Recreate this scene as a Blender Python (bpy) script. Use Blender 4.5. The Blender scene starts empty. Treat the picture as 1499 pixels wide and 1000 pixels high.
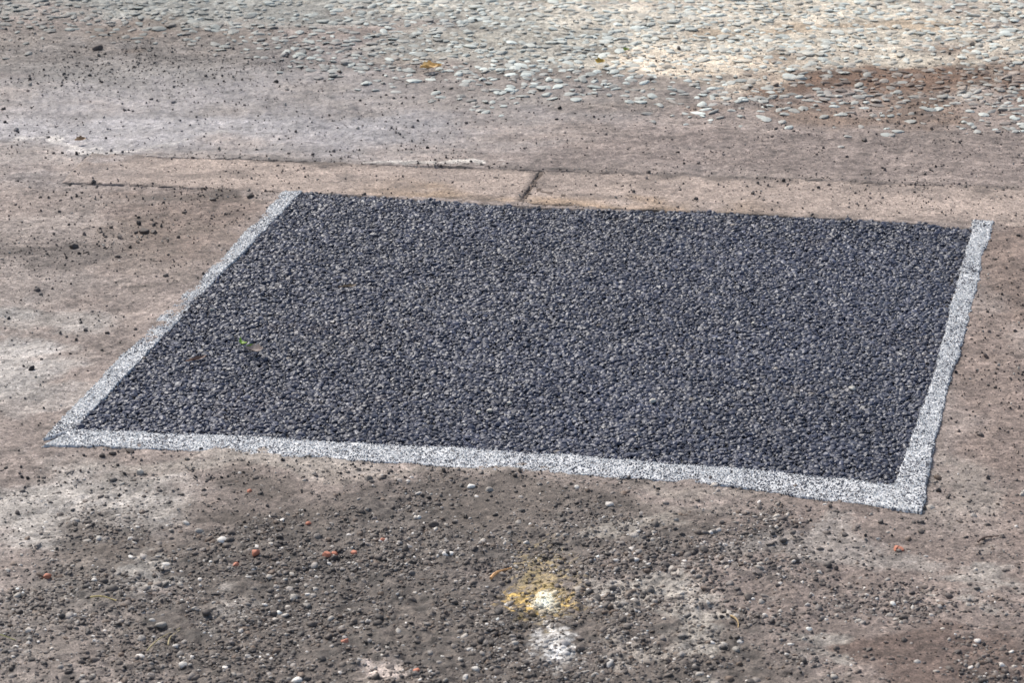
import bpy, bmesh, math
import numpy as np
from mathutils import Vector
R = np.random.RandomState(7)
scene = bpy.context.scene

# ------------------------------------------------------------------ helpers
def lin(c):
    c = np.asarray(c, dtype=float) / 255.0
    return np.where(c <= 0.04045, c / 12.92, ((c + 0.055) / 1.055) ** 2.4)

_tabs = {}
def vn(x, y, s, seed=0):
    if seed not in _tabs:
        _tabs[seed] = np.random.RandomState(1000 + seed).rand(256, 256)
    t = _tabs[seed]
    sx, sy = (s if isinstance(s, tuple) else (s, s))
    u = x / sx + 37.3 + seed * 1.7
    v = y / sy + 91.1 + seed * 3.1
    iu = np.floor(u).astype(np.int64); iv = np.floor(v).astype(np.int64)
    fu = u - iu; fv = v - iv
    fu = fu * fu * (3 - 2 * fu); fv = fv * fv * (3 - 2 * fv)
    a = t[iu & 255, iv & 255]; b = t[(iu + 1) & 255, iv & 255]
    c = t[iu & 255, (iv + 1) & 255]; d = t[(iu + 1) & 255, (iv + 1) & 255]
    return (a * (1 - fu) + b * fu) * (1 - fv) + (c * (1 - fu) + d * fu) * fv

def fbm(x, y, s, seed=0, o=4, g=0.55):
    r = 0; a = 1; tot = 0
    for k in range(o):
        ss = (s[0] / 2 ** k, s[1] / 2 ** k) if isinstance(s, tuple) else s / 2 ** k
        ca, sa = math.cos(0.6 * k), math.sin(0.6 * k)
        if isinstance(s, tuple): ca, sa = 1, 0
        r = r + a * (vn(x * ca - y * sa, x * sa + y * ca, ss, seed + k) * 2 - 1)
        tot += a; a *= g
    return r / tot * 1.6

def sst(e0, e1, x):
    t = np.clip((x - e0) / (e1 - e0), 0, 1)
    return t * t * (3 - 2 * t)

def inpoly(px, py, poly):
    n = len(poly); ins = np.zeros(px.shape, bool)
    j = n - 1
    for i in range(n):
        xi, yi = poly[i]; xj, yj = poly[j]
        cond = ((yi > py) != (yj > py)) & (px < (xj - xi) * (py - yi) / (yj - yi + 1e-12) + xi)
        ins ^= cond; j = i
    return ins

# ------------------------------------------------------------------ site plan (metres)
TOP = [(-0.361,4.942),(-0.287,4.931),(-0.171,4.905),(-0.114,4.887),(0.012,4.868),(0.171,4.847),(0.340,4.832),(0.507,4.807),(0.617,4.786),(0.751,4.744)]
RIGHT = [(0.751,4.744),(0.726,4.618),(0.682,4.427),(0.613,4.110),(0.547,3.854),(0.507,3.684)]
BOT = [(0.507,3.684),(0.440,3.709),(0.343,3.736),(0.227,3.757),(0.092,3.790),(-0.027,3.809),(-0.175,3.830),(-0.324,3.852),(-0.464,3.866),(-0.603,3.883)]
LEFT = [(-0.603,3.883),(-0.529,4.205),(-0.452,4.553),(-0.404,4.754),(-0.361,4.942)]
OL = [(-0.389,4.953),(-0.414,4.825),(-0.439,4.709),(-0.468,4.585),(-0.489,4.489),(-0.520,4.381),(-0.553,4.229),(-0.573,4.154),(-0.600,4.030),(-0.640,3.850)]
OB = [(-0.636,3.832),(-0.552,3.825),(-0.459,3.813),(-0.357,3.799),(-0.227,3.780),(-0.136,3.766),(-0.045,3.753),(-0.009,3.748),(0.046,3.743),(0.135,3.720),(0.224,3.705),(0.295,3.689),(0.381,3.655),(0.450,3.636),(0.526,3.605)]
OR_ = [(0.526,3.605),(0.544,3.702),(0.579,3.866),(0.624,4.069),(0.698,4.366),(0.745,4.585),(0.793,4.789)]
IR = [(0.494,3.650),(0.512,3.735),(0.544,3.854),(0.610,4.110),(0.679,4.427),(0.723,4.618),(0.743,4.700),(0.758,4.790)]
IL = [(-0.358,4.946),(-0.401,4.754),(-0.449,4.553),(-0.526,4.205),(-0.600,3.885)]
PATCH = TOP + RIGHT[1:] + BOT[1:] + LEFT[1:-1]

def kerb_front(x):
    return 5.003 + (x + 0.773) * (4.730 - 5.003) / (0.987 + 0.773)
def kerb_back(x):
    return 5.172 + (x + 0.744) * (4.953 - 5.172) / (1.029 + 0.744)

def patch_soft(x, y):
    t = np.clip((y - 3.75) / 1.1, -1, 2)
    xl = -0.62 + t * 0.24; xr = 0.52 + t * 0.25
    yb = 3.88 - (x + 0.6) * 0.17; yt = 4.94 - (x + 0.36) * 0.17
    return sst(-0.08, 0.03, x - xl) * sst(-0.08, 0.03, xr - x) * sst(-0.08, 0.03, y - yb) * sst(-0.08, 0.03, yt - y)

# colour regions : cx,cy,rx,ry, srgb, strength, edge-noise, noise-scale
BL = [
 (-0.58,5.58,0.66,0.42,(128,122,120),.9,.5,.15),
 (-0.81,5.92,0.34,0.31,(120,114,106),.6,.5,.12),
 (-0.50,6.24,0.66,0.16,(144,146,138),.7,.6,.12),
 (0.55,6.02,0.66,0.42,(196,185,166),.95,.5,.14),
 (0.33,5.72,0.22,0.15,(214,198,175),.9,.7,.10),
 (0.10,6.15,0.30,0.15,(192,184,168),.7,.7,.10),
 (0.78,5.66,0.26,0.17,(110,86,69),.97,.6,.10),
 (0.62,5.42,0.20,0.09,(120,101,86),.8,.6,.08),
 (0.60,6.05,0.30,0.04,(158,134,106),.6,.8,.08),
 (-0.04,5.92,0.27,0.26,(154,150,138),.7,.6,.12),
 (-0.06,5.56,0.42,0.19,(122,112,104),.85,.6,.12),
 (-0.68,5.31,0.50,0.10,(144,139,138),.8,.4,.08),
 (0.54,5.16,0.60,0.14,(131,118,110),.8,.5,.10),
 (-0.55,4.74,0.20,0.22,(126,110,99),.8,.6,.10),
 (-0.74,4.54,0.12,0.32,(144,134,126),.6,.6,.10),
 (-0.72,4.14,0.10,0.17,(170,165,158),.7,.7,.07),
 (-0.68,4.32,0.08,0.05,(160,153,145),.6,.8,.06),
 (-0.66,4.00,0.08,0.05,(164,156,148),.6,.8,.06),
 (-0.63,3.64,0.20,0.12,(172,165,156),.85,.6,.09),
 (-0.42,3.76,0.25,0.035,(160,151,140),.7,.6,.08),
 (-0.10,3.72,0.40,0.025,(148,138,127),.6,.7,.08),
 (0.30,3.63,0.30,0.03,(142,132,122),.6,.6,.08),
 (-0.20,3.44,0.38,0.27,(88,79,71),.95,.5,.10),
 (0.08,3.56,0.32,0.12,(98,89,81),.88,.6,.09),
 (-0.04,3.20,0.40,0.18,(96,86,77),.9,.5,.09),
 (-0.57,3.24,0.14,0.18,(120,111,102),.7,.6,.09),
 (0.47,3.37,0.24,0.30,(128,114,105),.85,.5,.12),
 (0.50,3.14,0.12,0.12,(102,84,74),.8,.7,.06),
 (0.13,3.56,0.05,0.04,(158,150,138),.65,1.0,.03),
 (0.16,3.37,0.06,0.05,(168,160,148),.75,1.1,.03),
 (0.215,3.28,0.035,0.10,(164,156,144),.7,1.1,.03),
 (0.15,3.22,0.04,0.04,(156,147,135),.6,1.1,.03),
 (0.42,3.47,0.10,0.045,(150,143,135),.6,.9,.04),
 (0.36,3.22,0.03,0.04,(158,152,142),.6,.9,.03),
 (0.58,3.42,0.035,0.07,(156,150,141),.6,.9,.03),
 (-0.45,3.40,0.03,0.05,(180,174,164),.45,1.0,.02),
 (-0.33,3.33,0.03,0.04,(168,160,150),.45,1.1,.02),
 (-0.15,3.16,0.025,0.03,(205,188,175),.85,1.0,.02),
 (0.68,3.95,0.06,0.60,(127,111,101),.75,.6,.10),
 (0.60,3.72,0.05,0.10,(146,137,127),.6,.7,.05),
 (0.80,4.54,0.07,0.24,(118,101,90),.8,.6,.09),
 (-0.59,4.60,0.10,0.12,(104,94,85),.5,.8,.05),
 (-0.71,4.62,0.08,0.06,(88,80,74),.6,.9,.05),
 (-0.60,4.76,0.07,0.07,(100,88,78),.6,.8,.05),
 (-0.50,4.92,0.16,0.03,(84,73,64),.7,.8,.04),
 (-0.72,5.75,0.30,0.10,(102,96,91),.5,.9,.08),
 (-0.74,6.02,0.10,0.12,(106,93,81),.6,.8,.06),
 (-0.81,5.22,0.12,0.014,(200,192,182),.6,1.3,.03),
 (-0.67,5.25,0.10,0.012,(200,192,182),.5,1.3,.03),
 (-0.13,5.115,0.07,0.011,(220,212,200),.7,1.6,.015),
]

def base_color(x, y):
    wx = x + 0.05 * fbm(x, y, .16, 60, 3); wy = y + 0.07 * fbm(x, y, .16, 70, 3)
    col = np.empty(x.shape + (3,)); col[:] = lin((140,127,118))
    for i, (cx, cy, rx, ry, c, st, en, ns) in enumerate(BL):
        m = (np.abs(x - cx) < rx * 2.6 + .1) & (np.abs(y - cy) < ry * 2.6 + .1)
        if not m.any(): continue
        xx = wx[m] if rx > .09 else x[m]; yy = wy[m] if rx > .09 else y[m]
        r = np.sqrt(((xx - cx) / rx) ** 2 + ((yy - cy) / ry) ** 2)
        r = r + en * fbm(x[m], y[m], (ns * 1.2, ns), 5 + i * 4, 4)
        w = st * sst(1.35, .55, r)
        col[m] = col[m] * (1 - w[:, None]) + lin(c) * w[:, None]
    return col * np.array([.995, 1.0, 1.005]) * 1.05

def rough_zone(x, y):
    """gravelly old tarmac in the foreground (0..1)"""
    r = np.sqrt(((x + 0.12) / .58) ** 2 + ((y - 3.28) / .38) ** 2) + .35 * fbm(x, y, .12, 90, 3)
    return sst(1.25, .7, r)

def ground_color(x, y):
    col = base_color(x, y)
    mott = 1 + .22 * fbm(x, y, .07, 210, 4) + .18 * fbm(x, y, .010, 220, 2)
    road = sst(5.05, 5.15, y + .125 * x)
    streak = 1 + road * .20 * fbm(x, y + .125 * x, (.30, .022), 230, 4) + (1 - road) * .08 * fbm(x, y, (.25, .05), 240, 3)
    col = col * (mott * streak)[..., None]
    rz = rough_zone(x, y)
    pit = sst(.15, .6, fbm(x, y, .011, 250, 3))
    col = col * (1 - (.20 + .30 * rz) * pit)[..., None]
    fl = sst(.45, .75, fbm(x, y, (.030, .018), 270, 3)); col = col * (1 - .26 * fl)[..., None]
    fl = sst(.45, .8, fbm(x, y, (.020, .014), 280, 3)); col = col * (1 + .20 * fl)[..., None]
    d = np.abs(y - kerb_back(x) + .010 * fbm(x, y, .05, 260, 3))
    k = sst(.020, .002, d) * sst(-.2, .35, fbm(x, y, (.12, .03), 262, 3) + .2) * ((x > -.80))
    col = col * (1 - .48 * k)[..., None]
    def spot(cx, cy, rx, ry, c, en, ns, seed, st=.95, e=.2):
        nonlocal col
        r = np.sqrt(((x - cx) / rx) ** 2 + ((y - cy) / ry) ** 2) + en * fbm(x, y, ns, seed, 3)
        w = st * sst(1 + e, 1 - e, r)
        col = col * (1 - w[..., None]) + lin(c) * w[..., None]
    spot(.040, 3.400, .022, .066, (196,172,116), 1.4, .006, 300, .55, .7)
    spot(.034, 3.350, .026, .024, (220,182,92), 1.2, .006, 305, .80, .6)
    spot(.040, 3.346, .014, .022, (254,250,228), .5, .007, 310, .97, .45)
    spot(.050, 3.225, .018, .036, (228,224,216), 1.4, .006, 320, .75, .7)
    spot(.052, 3.205, .010, .015, (244,241,236), .8, .006, 330, .85, .6)
    return np.clip(col, .004, .92)

def ground_z(x, y):
    ps = patch_soft(x, y)
    rz = rough_zone(x, y)
    z = .005 * fbm(x, y, .35, 400, 3) * (1 - .85 * ps)
    z = z + (.0019 + .0012 * rz) * fbm(x, y, .035, 410, 4) * (1 - .4 * ps) + (.0009 + .0013 * rz) * fbm(x, y, .010, 420, 2)
    road = sst(5.05, 5.15, y + .125 * x)
    z = z - .004 * road + .0008
    far = np.clip((np.hypot(x, y - 4.5) - 2.2) / 2, 0, 1)
    return z * (1 - far)

def in_hole(x, y):
    t = (y - 3.75) / 1.1
    xl = -0.60 + t * 0.225; xr = 0.505 + t * 0.245
    yb = 3.875 - (x + 0.6) * 0.175; yt = 4.925 - (x + 0.36) * 0.172
    return np.minimum(np.minimum(x - xl, xr - x), np.minimum(y - yb, yt - y))

def kerb_hole(x, y):
    return np.minimum(np.minimum(y - kerb_front(x), kerb_back(x) - y), x + .76)

# ------------------------------------------------------------------ mesh builders
def grid_mesh(name, X, Y, Z, col=None, extra=None, smooth=True):
    ny, nx = X.shape
    me = bpy.data.meshes.new(name)
    co = np.stack([X, Y, Z], -1).reshape(-1, 3).astype(np.float32)
    idx = np.arange(ny * nx).reshape(ny, nx)
    q = np.stack([idx[:-1, :-1], idx[:-1, 1:], idx[1:, 1:], idx[1:, :-1]], -1).reshape(-1, 4)
    me.vertices.add(len(co)); me.vertices.foreach_set("co", co.ravel())
    me.loops.add(q.size); me.loops.foreach_set("vertex_index", q.ravel().astype(np.int32))
    me.polygons.add(len(q)); me.polygons.foreach_set("loop_start", np.arange(0, q.size, 4, dtype=np.int32))
    me.update(calc_edges=True)
    me.polygons.foreach_set("use_smooth", np.full(len(q), smooth))
    if col is not None:
        a = me.attributes.new("col", 'FLOAT_COLOR', 'POINT')
        a.data.foreach_set("color", np.concatenate([col.reshape(-1, 3), np.ones((len(co), 1))], 1).astype(np.float32).ravel())
    for k, v in (extra or {}).items():
        a = me.attributes.new(k, 'FLOAT', 'POINT'); a.data.foreach_set("value", v.astype(np.float32).ravel())
    ob = bpy.data.objects.new(name, me); scene.collection.objects.link(ob)
    return ob

# ------------------------------------------------------------------ materials
def newmat(name):
    m = bpy.data.materials.new(name); m.use_nodes = True
    nt = m.node_tree; nt.nodes.clear()
    out = nt.nodes.new("ShaderNodeOutputMaterial"); b = nt.nodes.new("ShaderNodeBsdfPrincipled")
    nt.links.new(b.outputs[0], out.inputs[0])
    return m, nt, b

def nz(nt, scale, detail=3, rough=.6, src=None):
    n = nt.nodes.new("ShaderNodeTexNoise"); n.inputs["Scale"].default_value = scale
    n.inputs["Detail"].default_value = detail; n.inputs["Roughness"].default_value = rough
    if src: nt.links.new(src, n.inputs["Vector"])
    return n.outputs[0]

def ramp(nt, src, stops, interp='LINEAR'):
    r = nt.nodes.new("ShaderNodeValToRGB"); el = r.color_ramp.elements; r.color_ramp.interpolation = interp
    while len(el) < len(stops): el.new(.5)
    for e, (p, c) in zip(el, stops):
        e.position = p; e.color = (c, c, c, 1) if not isinstance(c, tuple) else (*c, 1)
    nt.links.new(src, r.inputs[0]); return r.outputs[0]

def mul(nt, a, b, fac=1.0):
    m = nt.nodes.new("ShaderNodeMix"); m.data_type = 'RGBA'; m.blend_type = 'MULTIPLY'
    m.inputs["Factor"].default_value = fac
    nt.links.new(a, m.inputs[6]); nt.links.new(b, m.inputs[7]); return m.outputs[2]

def attr(nt, name, typ='GEOMETRY'):
    a = nt.nodes.new("ShaderNodeAttribute"); a.attribute_type = typ; a.attribute_name = name; return a

def mat_ground(name="muddy_ground_surface"):
    m, nt, b = newmat(name)
    tc = nt.nodes.new("ShaderNodeTexCoord").outputs["Object"]
    c = attr(nt, "col").outputs["Color"]
    g1 = ramp(nt, nz(nt, 420, 3, .7, tc), [(.30, .48), (.5, 1.0), (.70, 1.55)])
    g2 = ramp(nt, nz(nt, 170, 2, .6, tc), [(.32, .64), (.45, 1.0), (.7, 1.16)])
    v = nt.nodes.new("ShaderNodeTexVoronoi"); v.inputs["Scale"].default_value = 260; nt.links.new(tc, v.inputs["Vector"])
    sep = nt.nodes.new("ShaderNodeSeparateColor"); nt.links.new(v.outputs["Color"], sep.inputs[0])
    g3 = ramp(nt, sep.outputs[0], [(0, .45), (.07, .6), (.08, 1.0), (.88, 1.0), (.89, 1.35), (1, 1.6)])
    c = mul(nt, mul(nt, mul(nt, c, g1), g2), g3, .85)
    nt.links.new(c, b.inputs["Base Color"])
    w = attr(nt, "wet").outputs["Fac"]
    rg = nt.nodes.new("ShaderNodeMapRange"); rg.inputs["To Min"].default_value = .85; rg.inputs["To Max"].default_value = .42
    nt.links.new(w, rg.inputs[0]); nt.links.new(rg.outputs[0], b.inputs["Roughness"])
    b.inputs["Specular IOR Level"].default_value = .45
    bp = nt.nodes.new("ShaderNodeBump"); bp.inputs["Strength"].default_value = .9; bp.inputs["Distance"].default_value = .0016
    nt.links.new(nz(nt, 300, 4, .65, tc), bp.inputs["Height"]); nt.links.new(bp.outputs[0], b.inputs["Normal"])
    return m

def mat_inst(name, rough=.7, spec=.4, nsc=500, lo=.75, hi=1.2, bump=.0004):
    m, nt, b = newmat(name)
    tc = nt.nodes.new("ShaderNodeNewGeometry").outputs["Position"]
    c = attr(nt, "col", 'INSTANCER').outputs["Color"]
    n = nz(nt, nsc, 3, .6, tc)
    c = mul(nt, c, ramp(nt, n, [(.3, lo), (.7, hi)]))
    nt.links.new(c, b.inputs["Base Color"])
    b.inputs["Roughness"].default_value = rough; b.inputs["Specular IOR Level"].default_value = spec
    bp = nt.nodes.new("ShaderNodeBump"); bp.inputs["Strength"].default_value = .8; bp.inputs["Distance"].default_value = bump
    nt.links.new(nz(nt, nsc * 1.6, 2, .6, tc), bp.inputs["Height"]); nt.links.new(bp.outputs[0], b.inputs["Normal"])
    return m

# ------------------------------------------------------------------ stone variants + scatter
def stone_variants(tag, n, mat, p=10, K=12, sub=2, zs=(.7, 1.0), seed=0):
    rr = np.random.RandomState(seed)
    coll = bpy.data.collections.new(tag + "_shapes")
    for k in range(n):
        bm = bmesh.new(); bmesh.ops.create_icosphere(bm, subdivisions=sub, radius=1)
        N = rr.normal(size=(K, 3)); N /= np.linalg.norm(N, axis=1)[:, None]
        h = rr.uniform(.72, 1.0, K)
        sc = np.array([rr.uniform(.8, 1.25), rr.uniform(.75, 1.0), rr.uniform(*zs)])
        for v in bm.verts:
            d = np.array(v.co); d /= np.linalg.norm(d)
            s = np.sum((np.maximum(N @ d, 0) / h) ** p) + 1e-4
            r = min(s ** (-1 / p), 1.25)
            v.co = Vector(d * r * sc)
        me = bpy.data.meshes.new(f"{tag}_shape"); bm.to_mesh(me); bm.free()
        me.polygons.foreach_set("use_smooth", np.full(len(me.polygons), p <= 9))
        me.materials.append(mat)
        ob = bpy.data.objects.new(f"{tag}_shape_{k}", me); coll.objects.link(ob)
    return coll, n

def scatter(name, coll_n, P, rot, scl, col):
    coll, nv = coll_n
    N = len(P)
    me = bpy.data.meshes.new(name); me.vertices.add(N)
    me.vertices.foreach_set("co", P.astype(np.float32).ravel())
    a = me.attributes.new("rot", 'FLOAT_VECTOR', 'POINT'); a.data.foreach_set("vector", rot.astype(np.float32).ravel())
    a = me.attributes.new("scl", 'FLOAT_VECTOR', 'POINT'); a.data.foreach_set("vector", scl.astype(np.float32).ravel())
    a = me.attributes.new("idx", 'INT', 'POINT'); a.data.foreach_set("value", R.randint(0, nv, N).astype(np.int32))
    a = me.attributes.new("col", 'FLOAT_COLOR', 'POINT')
    a.data.foreach_set("color", np.concatenate([np.clip(col, .003, .9), np.ones((N, 1))], 1).astype(np.float32).ravel())
    ob = bpy.data.objects.new(name, me); scene.collection.objects.link(ob)
    ng = bpy.data.node_groups.new(name + "_scatter", 'GeometryNodeTree')
    ng.interface.new_socket("Geometry", in_out='INPUT', socket_type='NodeSocketGeometry')
    ng.interface.new_socket("Geometry", in_out='OUTPUT', socket_type='NodeSocketGeometry')
    i = ng.nodes.new("NodeGroupInput"); o = ng.nodes.new("NodeGroupOutput")
    ci = ng.nodes.new("GeometryNodeCollectionInfo"); ci.inputs[0].default_value = coll
    ci.inputs["Separate Children"].default_value = True; ci.inputs["Reset Children"].default_value = True
    ip = ng.nodes.new("GeometryNodeInstanceOnPoints"); ip.inputs["Pick Instance"].default_value = True
    def na(n, t):
        q = ng.nodes.new("GeometryNodeInputNamedAttribute"); q.data_type = t; q.inputs[0].default_value = n
        return [s for s in q.outputs if s.enabled][0]
    ng.links.new(i.outputs[0], ip.inputs["Points"]); ng.links.new(ci.outputs[0], ip.inputs["Instance"])
    ng.links.new(na("idx", 'INT'), ip.inputs["Instance Index"])
    ng.links.new(na("rot", 'FLOAT_VECTOR'), ip.inputs["Rotation"])
    ng.links.new(na("scl", 'FLOAT_VECTOR'), ip.inputs["Scale"])
    ng.links.new(ip.outputs[0], o.inputs[0])
    md = ob.modifiers.new("scatter", 'NODES'); md.node_group = ng
    return ob

def rrot(n, tilt=3.14):
    return np.stack([R.uniform(-tilt, tilt, n), R.uniform(-tilt, tilt, n), R.uniform(0, 6.283, n)], 1)

# ------------------------------------------------------------------ GROUND (one sheet to the horizon)
def axis(a, b, step, far):
    core = np.arange(a, b + step / 2, step)
    out = []; s = step; v = b
    while v < far: s *= 1.22; v += s; out.append(v)
    o2 = []; s = step; v = a
    while v > -far: s *= 1.22; v -= s; o2.append(v)
    return np.concatenate([o2[::-1], core, out])
gx = axis(-1.2, 1.2, .003, 400.0); gy = axis(3.0, 6.5, .003, 400.0)
X, Y = np.meshgrid(gx, gy)
C = ground_color(X, Y); Z = ground_z(X, Y)
e = inpoly(X, Y, PATCH); Z = np.where(e, np.minimum(Z, -.012), Z)     # excavated recess for the patch
kh = kerb_hole(X, Y); Z = np.where((kh > .012) & (X < 2.2), np.minimum(Z, -.010), Z)
wet = sst(.1, .7, np.exp(-((X + .55) / .7) ** 2 - ((Y - 5.4) / .33) ** 2) * 1.3 + .25 * fbm(X, Y, (.2, .06), 500, 4)) * .8
wet = np.maximum(wet, .40 * rough_zone(X, Y))
ground = grid_mesh("ground", X, Y, Z, C, {"wet": wet})
M_ground = mat_ground(); ground.data.materials.append(M_ground)
del X, Y, Z, C

# ------------------------------------------------------------------ KERB (flush concrete kerb stones)
kerb = bpy.data.objects.new("concrete_kerb", None); scene.collection.objects.link(kerb)
def kerb_color(x, y):
    c = np.empty(x.shape + (3,)); c[:] = lin((157,141,129))
    f = (y - kerb_front(x)) / (kerb_back(x) - kerb_front(x))
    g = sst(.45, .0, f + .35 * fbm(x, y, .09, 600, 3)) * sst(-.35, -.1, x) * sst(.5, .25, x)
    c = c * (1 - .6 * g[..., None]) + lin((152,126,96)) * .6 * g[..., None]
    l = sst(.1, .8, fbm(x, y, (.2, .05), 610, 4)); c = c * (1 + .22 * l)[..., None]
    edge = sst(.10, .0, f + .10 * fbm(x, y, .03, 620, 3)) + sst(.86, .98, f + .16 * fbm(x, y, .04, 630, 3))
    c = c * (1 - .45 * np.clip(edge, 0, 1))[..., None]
    dirt = sst(.1, .6, fbm(x, y, (.09, .04), 640, 4)); c = c * (1 - .30 * dirt)[..., None]
    lw = np.clip(sst(-.45, -.8, x) * .5 + .30 * sst(.2, .6, fbm(x, y, .1, 645, 3)), 0, 1)
    c = c * (1 - lw)[..., None] + ground_color(x, y) * lw[..., None]
    jd = np.abs(x - .0125 - .04 * f + .006 * fbm(x, y, .03, 655, 3))
    c = c * (1 - .35 * sst(.018, .002, jd))[..., None]
    return np.clip(c * (1 + .20 * fbm(x, y, .02, 650, 3))[..., None], .01, .9)
def kerb_z(x, y):
    return .0010 + .0012 * fbm(x, y, .08, 660, 3) + .0006 * fbm(x, y, .01, 670, 2)
M_kerb = mat_ground("kerb_concrete_surface")
def slab(nm, x0, x1, d0, d1):
    n = int((x1 - x0) / .003); mrow = 60
    u = np.linspace(0, 1, n)[None, :]; w = np.linspace(0, 1, mrow)[:, None]
    xf = x0 + u * (x1 - x0) + 0 * w
    xs = xf + w * (d0 + (d1 - d0) * u)
    jw = .0030 * fbm(w * .18 + 0 * u, 0 * u + x0 + u * 3, .03, 675, 4)
    xs = xs + jw * (u < .0005) + jw * (u > .9995)
    yf = kerb_front(xs); yb = kerb_back(xs)
    wob = .0025 * fbm(xs, yf, .03, 680, 3)
    ys = yf + (yb - yf) * w + wob * (2 * w - 1)
    z = kerb_z(xs, ys)
    edge = np.minimum(np.minimum(u * (x1 - x0), (1 - u) * (x1 - x0)) + 0 * w, np.minimum(w, 1 - w) * .18 + 0 * u)
    z = z - .0026 * sst(.005, 0, edge + .004 * fbm(xs, ys, .012, 690, 2)) - .02 * (edge < 1e-6)
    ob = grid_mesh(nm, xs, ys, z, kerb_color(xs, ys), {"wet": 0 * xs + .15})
    ob.data.materials.append(M_kerb); ob.parent = kerb
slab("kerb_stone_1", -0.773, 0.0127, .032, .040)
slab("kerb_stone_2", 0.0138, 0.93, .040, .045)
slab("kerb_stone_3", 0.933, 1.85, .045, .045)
xs, ys = np.meshgrid(np.linspace(-.02, .09, 40), np.linspace(0, 1, 60))
yy = kerb_front(xs) + (kerb_back(xs) - kerb_front(xs)) * ys
jb = grid_mesh("joint_dirt", xs, yy, -.0010 + .0026 * fbm(xs, yy, .02, 695, 3), np.tile(lin((98,85,75)), xs.shape + (1,)), {"wet": xs * 0})
jb.data.materials.append(M_ground); jb.parent = kerb

# ------------------------------------------------------------------ ASPHALT PATCH
patch = bpy.data.objects.new("asphalt_patch", None); scene.collection.objects.link(patch)
def asph_z(x, y):
    return .0005 + .0014 * fbm(x, y, .12, 700, 3)
m, nt, b = newmat("bitumen_binder")
b.inputs["Base Color"].default_value = (.017, .018, .022, 1); b.inputs["Roughness"].default_value = .55
M_bind = m
def quadpt(u, w):
    bl = np.array([-0.612, 3.880]); br = np.array([0.515, 3.678]); tl = np.array([-0.368, 4.938]); tr = np.array([0.755, 4.748])
    return (bl * (1 - u[..., None]) + br * u[..., None]) * (1 - w[..., None]) + (tl * (1 - u[..., None]) + tr * u[..., None]) * w[..., None]
u, w = np.meshgrid(np.linspace(0, 1, 300), np.linspace(0, 1, 300))
p = quadpt(u, w)
bs = grid_mesh("binder", p[..., 0], p[..., 1], asph_z(p[..., 0], p[..., 1]) - .0020)
bs.data.materials.append(M_bind); bs.parent = patch
M_asph = mat_inst("bitumen_coated_stone", .43, .48, 400, .75, 1.25, .0004)
V_asph = stone_variants("coated_chip", 20, M_asph, p=16, K=9, zs=(.45, .72), seed=3)
def asphalt_layer(nm, sp, rmin, rmax, dz, dark):
    xs, ys = np.meshgrid(np.arange(-.70, .85, sp), np.arange(3.55, 5.05, sp))
    xs = xs.ravel() + R.uniform(-.5, .5, xs.size) * sp; ys = ys.ravel() + R.uniform(-.5, .5, ys.size) * sp
    jx = xs + .005 * fbm(xs, ys, .03, 710, 3); jy = ys + .010 * fbm(xs, ys, .03, 720, 3)
    k = inpoly(jx, jy, PATCH); xs, ys = xs[k], ys[k]
    n = len(xs); r = rmin + (rmax - rmin) * R.beta(1.2, 2.2, n)
    z = asph_z(xs, ys) + dz - r * .36 + R.uniform(-.0008, .0008, n)
    t = np.exp(R.normal(0, .24, n)) * (1 + .18 * fbm(xs, ys, .2, 730, 3))
    c = lin((58,61,75)) * dark * t[:, None]
    br = sst(.25, .7, fbm(xs, ys, .16, 740, 4)) * (R.rand(n) < .35)
    c = c * (1 - .30 * br[:, None]) + lin((98,86,80)) * .30 * br[:, None]
    odd = R.rand(n) < .0008
    c[odd] = lin((150,140,128)) * R.uniform(.5, 1.1, odd.sum())[:, None]
    ob = scatter(nm, V_asph, np.stack([xs, ys, z], 1), rrot(n, .44), r[:, None] * np.ones((1, 3)), c)
    ob.parent = patch
asphalt_layer("coarse_aggregate", .0064, .0026, .0072, .0011, 1.0)
asphalt_layer("fine_aggregate", .0045, .0012, .0029, .0002, .85)

# ------------------------------------------------------------------ SEALING TAPE
tape = bpy.data.objects.new("sealing_tape", None); scene.collection.objects.link(tape)
m, nt, b = newmat("gritted_tape_surface")
tc = nt.nodes.new("ShaderNodeTexCoord").outputs["Object"]
v = nt.nodes.new("ShaderNodeTexVoronoi"); v.inputs["Scale"].default_value = 300; nt.links.new(tc, v.inputs["Vector"])
cr = ramp(nt, v.outputs["Color"], [(.22, (.12, .12, .13)), (.32, (.40, .40, .41)), (.5, (.64, .64, .63)), (.9, (.78, .78, .76))])
nt.links.new(mul(nt, cr, ramp(nt, nz(nt, 60, 3, .6, tc), [(.3, .75), (.65, 1.1)])), b.inputs["Base Color"])
b.inputs["Roughness"].default_value = .7
M_tape = m
def resamp(pl, n):
    pl = np.array(pl); d = np.r_[0, np.cumsum(np.hypot(*np.diff(pl, axis=0).T))]
    s = np.linspace(0, d[-1], n); return np.stack([np.interp(s, d, pl[:, 0]), np.interp(s, d, pl[:, 1])], 1)
M_grit = mat_inst("tape_grit", .6, .4, 900, .9, 1.1, .0001)
V_grit = stone_variants("grit_grain", 6, M_grit, p=12, K=9, sub=1, zs=(.6, .9), seed=9)
GP = []
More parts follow.
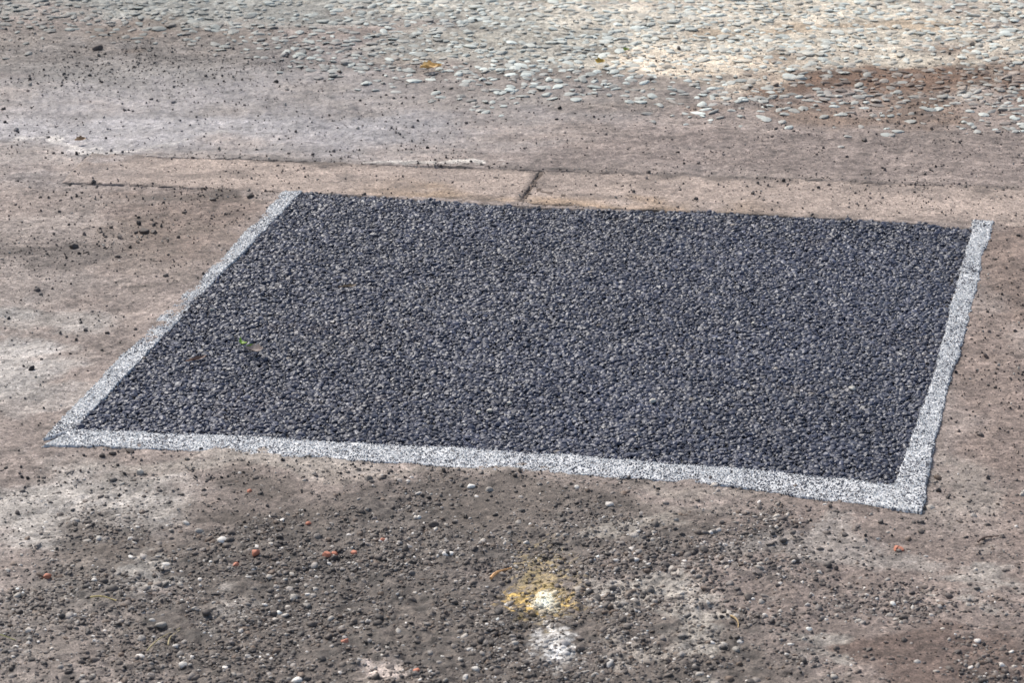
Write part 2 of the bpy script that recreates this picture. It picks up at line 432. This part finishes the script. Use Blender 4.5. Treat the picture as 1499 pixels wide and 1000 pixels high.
def strip(nm, outer, inner, lift, zin, seed):
    n = 500; mm = 26
    A = resamp(outer, n); B = resamp(inner, n)
    s = np.arange(n) * .0022
    D = (B - A); W = np.hypot(*D.T)[:, None]; D = D / W
    a = A + D * (.0048 * fbm(s, s * 0, .06, seed, 6, .65) + .0010)[:, None]
    bb = B + D * (.0036 * fbm(s, s * 0 + 3, .05, seed + 5, 6, .65) + .0035)[:, None]
    w = np.linspace(0, 1, mm)[:, None, None]
    P = a[None] * (1 - w) + bb[None] * w
    ww = w[..., 0]
    wm = np.hypot(*(bb - a).T)[None, :]
    ed = np.minimum(ww, 1 - ww) * wm
    base = .0016 * (1 - ww) + zin * ww
    x, y = P[..., 0], P[..., 1]
    z = base + lift + .0012 * fbm(x, y, .05, seed + 9, 3) + .0004 * fbm(x, y, .006, seed + 12, 2)
    prof = sst(.0022, 0, ed)
    z = z - .0022 * prof
    z[0] -= .004; z[-1] -= .004; z[:, 0] -= .004; z[:, -1] -= .004
    ob = grid_mesh(nm, x, y, z); ob.data.materials.append(M_tape); ob.parent = tape
    area = float(np.sum(wm) * .0023); k = int(area / (.0021 ** 2) * .72)
    fu = R.rand(k) * (n - 1.001); fw = R.uniform(.0, .999, k)
    iu = fu.astype(int); fr = fu - iu
    iw = np.clip((fw * (mm - 1)).astype(int), 1, mm - 3); fz = fw * (mm - 1) - iw
    def sm(F):
        return (F[iw, iu] * (1 - fr) + F[iw, iu + 1] * fr) * (1 - fz) + (F[iw + 1, iu] * (1 - fr) + F[iw + 1, iu + 1] * fr) * fz
    GP.append(np.stack([sm(x), sm(y), sm(z)], 1))
strip("left_tape", OL, IL, .0000, .0038, 800)
strip("front_tape", OB, BOT[::-1], .0004, .0038, 820)
strip("right_tape", OR_, IR, .0009, .0038, 840)
G = np.concatenate(GP); n = len(G)
r = R.uniform(.0007, .0015, n)
tone = R.rand(n) + .30 * fbm(G[:, 0], G[:, 1], .05, 860, 3)
wht = lin((230,230,227)) * R.uniform(.72, 1.08, n)[:, None]; drk = lin((82,84,92)) * R.uniform(.5, 1.6, n)[:, None]
c = np.where((tone > .27)[:, None], wht, drk)
g_ob = scatter("grit", V_grit, G + np.array([0, 0, .0001]), rrot(n), r[:, None] * np.ones((1, 3)), c); g_ob.parent = tape

# ------------------------------------------------------------------ LOOSE GRAVEL
def sample(n, dens, x0=-1.25, x1=1.25, y0=3.0, y1=6.5):
    out = []; tot = 0
    while tot < n:
        x = R.uniform(x0, x1, n * 2); y = R.uniform(y0, y1, n * 2)
        k = R.rand(n * 2) < dens(x, y); k &= (in_hole(x, y) < -.004)
        out.append(np.stack([x[k], y[k]], 1)); tot += k.sum()
        if len(out) > 60: break
    return np.concatenate(out)[:n]
def topz(x, y):
    z = ground_z(x, y); k = kerb_hole(x, y) > .0
    return np.where(k, np.maximum(kerb_z(x, y), np.where(kerb_hole(x, y) > .012, -1, z)), z)
def gauss(x, y, cx, cy, rx, ry): return np.exp(-((x - cx) / rx) ** 2 - ((y - cy) / ry) ** 2)
def dens_any(x, y):
    d = .11 + .40 * np.clip(fbm(x, y, .12, 900, 4), 0, 1)
    d = d + .7 * gauss(x, y, -.70, 5.78, .22, .16) + .7 * gauss(x, y, -.71, 4.63, .08, .05) + .5 * gauss(x, y, -.60, 4.74, .09, .08)
    d = d + .9 * gauss(x, y, -.50, 4.93, .14, .016)
    d = d + .7 * gauss(x, y, -.2, 3.74, .4, .03) + .5 * gauss(x, y, -.4, 3.79, .2, .02)
    d = d + .6 * np.exp(-((y - kerb_back(x)) / .014) ** 2) * (fbm(x, y, (.1, .05), 910, 3) > -.1)
    f = (y - kerb_front(x)) / .2
    d = d + .9 * np.exp(-((x - .013 - .044 * f) / .006) ** 2) * (kerb_hole(x, y) > 0)
    d = d + .45 * np.exp(-((y - kerb_front(x)) / .012) ** 2) * ((x > .75) | (x < -.36))
    d = d + .35 * gauss(x, y, .8, 5.6, .25, .2) + .3 * gauss(x, y, .72, 4.0, .12, .8)
    return (d * sst(6.4, 5.7, y) + .03) * (1 - .8 * rough_zone(x, y))
def dens_front(x, y):
    return np.clip(rough_zone(x, y) * (.5 + .6 * fbm(x, y, .05, 920, 3)) + .06 * (y < 3.75), 0, 1)
M_grav = mat_inst("loose_gravel_stone", .62, .45, 500, .7, 1.25, .0004)
V_grav = stone_variants("gravel", 14, M_grav, p=7, K=10, zs=(.5, .8), seed=21)
V_clod = stone_variants("crumb", 12, M_grav, p=14, K=14, zs=(.5, .9), seed=31)
pts1 = sample(23000, dens_any); n = len(pts1)
r1 = np.clip(np.exp(R.normal(math.log(.00115), .48, n)), .0005, .0056)
gc = ground_color(pts1[:, 0], pts1[:, 1])
c1 = gc * R.uniform(.40, 1.0, n)[:, None]
dk = R.rand(n) < .34; c1[dk] = lin((70,64,61)) * R.uniform(.5, 1.4, dk.sum())[:, None]
lt = R.rand(n) < .10; c1[lt] = lin((186,178,166)) * R.uniform(.6, 1.1, lt.sum())[:, None]
z1 = topz(pts1[:, 0], pts1[:, 1]) + r1 * .25
scatter("loose_grit", V_clod, np.c_[pts1, z1], rrot(n), r1[:, None] * np.ones((1, 3)), c1)
pts2 = sample(32000, dens_front, y1=4.0, x0=-.8, x1=.8); n = len(pts2)
r2 = np.clip(np.exp(R.normal(math.log(.00172), .48, n)), .0008, .0062)
pal = np.array([lin(q) for q in [(88,79,72),(110,99,90),(72,66,62),(132,123,115),(114,96,81),(162,154,145),(200,191,178),(236,229,218)]])
pr = np.array([.24,.2,.2,.12,.1,.075,.055,.04]); pr /= pr.sum()
c2 = pal[R.choice(len(pal), n, p=pr)] * R.uniform(.7, 1.2, n)[:, None]
gc2 = ground_color(pts2[:, 0], pts2[:, 1]); mx = R.uniform(.0, .4, n)[:, None]; c2 = c2 * (1 - mx) + gc2 * mx
yel = gauss(pts2[:, 0], pts2[:, 1], .038, 3.365, .024, .038) * (R.rand(n) < .7)
c2 = c2 * (1 - .7 * yel[:, None]) + lin((222,190,110)) * .7 * yel[:, None]
core = gauss(pts2[:, 0], pts2[:, 1], .040, 3.346, .012, .020)
c2 = c2 * (1 - core[:, None]) + lin((252,248,228)) * core[:, None]
whi = gauss(pts2[:, 0], pts2[:, 1], .052, 3.21, .016, .028) * (R.rand(n) < .6)
c2 = c2 * (1 - .8 * whi[:, None]) + lin((236,233,228)) * .8 * whi[:, None]
z2 = topz(pts2[:, 0], pts2[:, 1]) - r2 * .15
scatter("gravel", V_grav, np.c_[pts2, z2], rrot(n, .6), r2[:, None] * np.ones((1, 3)), c2)

# ------------------------------------------------------------------ SURFACE CHIPPINGS on the far road
def dens_chip(x, y):
    th = 5.70 - .42 * sst(-.9, .9, x) + .12 * fbm(x, y, .2, 950, 3)
    th = th + .20 * sst(-.2, -.7, x)
    return sst(th - .12, th + .28, y) * (.80 + .3 * fbm(x, y, .15, 955, 3))
sp = .0188
xs, ys = np.meshgrid(np.arange(-1.3, 1.3, sp), np.arange(5.1, 7.2, sp * 1.15))
xs = (xs + (np.arange(xs.shape[0]) % 2)[:, None] * sp / 2).ravel(); ys = ys.ravel()
xs = xs + R.uniform(-.48, .48, xs.size) * sp; ys = ys + R.uniform(-.48, .48, ys.size) * sp
k = R.rand(xs.size) < dens_chip(xs, ys); xs, ys = xs[k], ys[k]; n = len(xs)
r = .0040 + .0095 * R.beta(1.5, 1.9, n)
M_chip = mat_inst("road_chipping_stone", .6, .45, 350, .85, 1.15, .0004)
V_chip = stone_variants("chipping", 20, M_chip, p=18, K=8, zs=(.85, 1.0), seed=41)
gc = ground_color(xs, ys)
mixw = np.clip(R.beta(2.0, 1.3, n) - .55 * gauss(xs, ys, .8, 5.65, .25, .16), .05, .97)[:, None]
cc = gc * R.uniform(.75, 1.15, n)[:, None] * (1 - mixw) + lin((206,212,203)) * (sst(-1.0, .2, xs) * .6 + .38)[:, None] * R.uniform(.65, 1.2, n)[:, None] * mixw
scl = np.stack([r, r * R.uniform(.6, 1, n), r * .27], 1)
scatter("road_chippings", V_chip, np.c_[xs, ys, ground_z(xs, ys) + .0006 + R.uniform(-.0008, .0007, n)], rrot(n, .14), scl, cc)

# ------------------------------------------------------------------ individual stones and litter
def one_stone(name, x, y, r, col, z=None, flat=.75, p=9, seed=0):
    mm, nt, b = newmat(name + "_material")
    b.inputs["Roughness"].default_value = .7
    tc = nt.nodes.new("ShaderNodeTexCoord").outputs["Object"]
    rgb = nt.nodes.new("ShaderNodeRGB"); rgb.outputs[0].default_value = (*lin(col), 1)
    nt.links.new(mul(nt, rgb.outputs[0], ramp(nt, nz(nt, 300, 4, .6, tc), [(.3, .7), (.7, 1.15)])), b.inputs["Base Color"])
    rr = np.random.RandomState(seed + 77)
    bm = bmesh.new(); bmesh.ops.create_icosphere(bm, subdivisions=3, radius=1)
    N = rr.normal(size=(12, 3)); N /= np.linalg.norm(N, axis=1)[:, None]; h = rr.uniform(.7, 1, 12)
    for v in bm.verts:
        d = np.array(v.co); q = min((np.sum((np.maximum(N @ d, 0) / h) ** p) + 1e-4) ** (-1 / p), 1.2)
        v.co = Vector(d * q * r * np.array([1.15, .9, flat]))
    me = bpy.data.meshes.new(name); bm.to_mesh(me); bm.free(); me.materials.append(mm)
    ob = bpy.data.objects.new(name, me); scene.collection.objects.link(ob)
    if z is None: z = float(topz(np.array([x]), np.array([y]))[0])
    ob.location = (x, y, z + r * flat * .45); ob.rotation_euler = (0, 0, rr.uniform(0, 6))
    return ob
for i, (x, y) in enumerate([(.196,3.986),(.480,4.035),(-.030,3.950),(-.047,3.945),(-.004,3.978),(-.453,4.357),(.274,3.990),(.08,4.42),(-.16,4.74),(.36,4.30)]):
    one_stone("pale_pebble", x, y, [.0050,.0042,.0044,.0032,.0034,.0036,.003,.0026,.003,.0026][i], (214,207,192), .0036, seed=i)
for i, (x, y, r) in enumerate([(.125,3.631,.0052),(.112,3.176,.0058),(-.041,3.159,.005),(.46,3.529,.003),(.30,3.30,.0035),(-.52,3.30,.003)]):
    one_stone("pale_pebble", x, y, r, (205,198,188), seed=20 + i)
for i, (x, y, r) in enumerate([(-.818,5.882,.010),(-.599,4.737,.0075),(-.582,4.733,.006),(-.70,4.658,.007),(-.536,3.806,.005),(-.513,3.812,.0055),(-.549,3.799,.004),(-.099,3.571,.006),(-.68,4.63,.004),(-.44,4.92,.006),(-.50,4.90,.005),(.63,5.27,.005),(-.33,5.69,.005),(.5,5.62,.005)]):
    one_stone("mud_clod", x, y, r, (92,82,75), p=13, seed=40 + i)
for i, (x, y) in enumerate([(-.259,3.575),(-.342,3.675),(-.318,3.478),(-.229,3.478),(-.197,3.486),(-.221,3.484),(-.341,3.448),(-.163,3.529),(.481,3.502),(.486,3.499),(-.568,3.416),(-.195,3.234),(-.109,3.152)]):
    one_stone("brick_fragment", x, y, [.004,.0035,.0055,.0055,.0045,.004,.004,.0035,.005,.004,.005,.004,.004][i], (204,132,104), p=14, seed=60 + i)

def solid(name, col, rough=.6):
    mm, nt, b = newmat(name); b.inputs["Roughness"].default_value = rough
    tc = nt.nodes.new("ShaderNodeTexCoord").outputs["Object"]
    rgb = nt.nodes.new("ShaderNodeRGB"); rgb.outputs[0].default_value = (*lin(col), 1)
    nt.links.new(mul(nt, rgb.outputs[0], ramp(nt, nz(nt, 250, 3, .6, tc), [(.3, .6), (.7, 1.2)])), b.inputs["Base Color"])
    return mm
def leaf(name, x, y, L, W, ang, col, z=0.004, curl=.25, twist=0.0):
    bm = bmesh.new(); n = 14; rows = []
    for i in range(n + 1):
        t = i / n; hw = W * math.sin(math.pi * t ** .8) ** 1.1 * .5 * (1 + .18 * math.sin(23 * t)) + .0002
        zc = curl * L * (t - .5) ** 2 * 2; tw = twist * (t - .5)
        row = []
        for s in (-1, -.5, 0, .5, 1):
            yy_ = s * hw; z_ = abs(s) ** 1.5 * hw * .7
            row.append(bm.verts.new((L * (t - .5), yy_ * math.cos(tw) - z_ * math.sin(tw) + .12 * L * math.sin(3 * t), zc + yy_ * math.sin(tw) + z_ * math.cos(tw) + .0005 * math.sin(9 * t + s * 2))))
        rows.append(row)
    for a, c_ in zip(rows[:-1], rows[1:]):
        for j in range(4): bm.faces.new((a[j], a[j + 1], c_[j + 1], c_[j]))
    me = bpy.data.meshes.new(name); bm.to_mesh(me); bm.free(); me.materials.append(solid(name + "_blade", col))
    for p_ in me.polygons: p_.use_smooth = True
    ob = bpy.data.objects.new(name, me); scene.collection.objects.link(ob)
    ob.location = (x, y, z); ob.rotation_euler = (.15, -.1, ang)
    return ob
def twig(name, a, b_, r, col, z=.003, bend=.004):
    a = np.array(a); b_ = np.array(b_); n = 10; bm = bmesh.new(); rings = []
    d = (b_ - a) / np.hypot(*(b_ - a)); pn = np.array([-d[1], d[0]])
    for i in range(n + 1):
        t = i / n; c_ = a + (b_ - a) * t + pn * bend * math.sin(3 * t)
        rr_ = r * (1 - .5 * t) * (1 + .15 * math.sin(7 * t))
        ring = []
        for k in range(7):
            th = k / 7 * 6.283
            q = c_ + pn * rr_ * math.cos(th)
            ring.append(bm.verts.new((q[0], q[1], z + rr_ * math.sin(th) + .001 * math.sin(5 * t))))
        rings.append(ring)
    for p_, q in zip(rings[:-1], rings[1:]):
        for k in range(7): bm.faces.new((p_[k], p_[(k + 1) % 7], q[(k + 1) % 7], q[k]))
    bm.faces.new(rings[0][::-1]); bm.faces.new(rings[-1])
    me = bpy.data.meshes.new(name); bm.to_mesh(me); bm.free(); me.materials.append(solid(name + "_bark", col))
    ob = bpy.data.objects.new(name, me); scene.collection.objects.link(ob); return ob
leaf("green_leaf", -.392, 4.195, .024, .009, 2.1, (136,172,62), .011, .6, .5)
leaf("green_leaf", -.381, 4.185, .014, .006, .4, (140,160,76), .010, .6)
leaf("fallen_leaf", -.373, 4.165, .030, .020, -.25, (146,132,124), .009, .5, .6)
leaf("fallen_leaf", -.252, 4.448, .030, .008, .15, (124,106,82), .007, .3, .8)
leaf("fallen_leaf", -.455, 4.135, .034, .008, .5, (134,104,86), .007, .3, .8)
leaf("fallen_leaf", -.159, 5.700, .036, .026, .2, (230,192,124), .006, .3, 1.0)
leaf("fallen_leaf", -.140, 5.712, .018, .014, 1.2, (232,196,130), .006, .5, 1.0)
leaf("fallen_leaf", .172, 5.745, .022, .018, .8, (200,168,80), .005, .3, .9)
leaf("fallen_leaf", .225, 5.84, .016, .012, .8, (160,168,84), .004, .3)
leaf("fallen_leaf", -.767, 5.240, .022, .014, .4, (160,130,96), .002, .3, .9)
twig("twig", (-.026,3.405), (.000,3.437), .0022, (216,164,108), .004)
twig("twig", (.584,3.515), (.613,3.535), .0014, (98,76,64))
twig("twig", (.260,3.303), (.266,3.272), .0013, (190,160,110))
twig("straw", (-.507,3.349), (-.475,3.341), .0012, (216,194,130), .0055)
twig("straw", (-.423,3.204), (-.390,3.267), .0009, (180,164,118), .0055)
twig("straw", (-.40,3.22), (-.39,3.26), .0008, (180,164,118), .0055)
twig("straw", (-.62,3.25), (-.58,3.235), .0008, (160,160,90), .005)

# ------------------------------------------------------------------ LIGHT
w = bpy.data.worlds.new("World"); scene.world = w; w.use_nodes = True
nt = w.node_tree; bg = nt.nodes["Background"]
sky = nt.nodes.new("ShaderNodeTexSky"); sky.sky_type = 'NISHITA'; sky.sun_disc = False
EL, AZ = 48, -35
sky.sun_elevation = math.radians(EL); sky.sun_rotation = math.radians(AZ)
sky.air_density = 1.0; sky.dust_density = 3.0; sky.ozone_density = 1.0
nt.links.new(sky.outputs[0], bg.inputs[0]); bg.inputs[1].default_value = .145
ld = bpy.data.lights.new("sun", 'SUN'); ld.energy = 3.3; ld.angle = math.radians(7); ld.color = (1, .968, .92)
sun = bpy.data.objects.new("sun", ld); scene.collection.objects.link(sun)
dv = Vector((math.sin(math.radians(AZ)) * math.cos(math.radians(EL)), math.cos(math.radians(AZ)) * math.cos(math.radians(EL)), math.sin(math.radians(EL))))
sun.rotation_euler = dv.to_track_quat('Z', 'Y').to_euler(); sun.location = dv * 20

# ------------------------------------------------------------------ CAMERA
cd = bpy.data.cameras.new("camera"); cam = bpy.data.objects.new("camera", cd); scene.collection.objects.link(cam)
cam.location = (0, 0, 1.6); cam.rotation_euler = (math.radians(90 - 20.7), 0, 0)
cd.sensor_fit = 'HORIZONTAL'; cd.sensor_width = 36; cd.lens = 108.07
cd.clip_start = .05; cd.clip_end = 2000
cd.dof.use_dof = True; cd.dof.focus_distance = 4.45; cd.dof.aperture_fstop = 18
scene.camera = cam
scene.view_settings.view_transform = 'Standard'; scene.view_settings.look = 'None'; scene.view_settings.exposure = 0
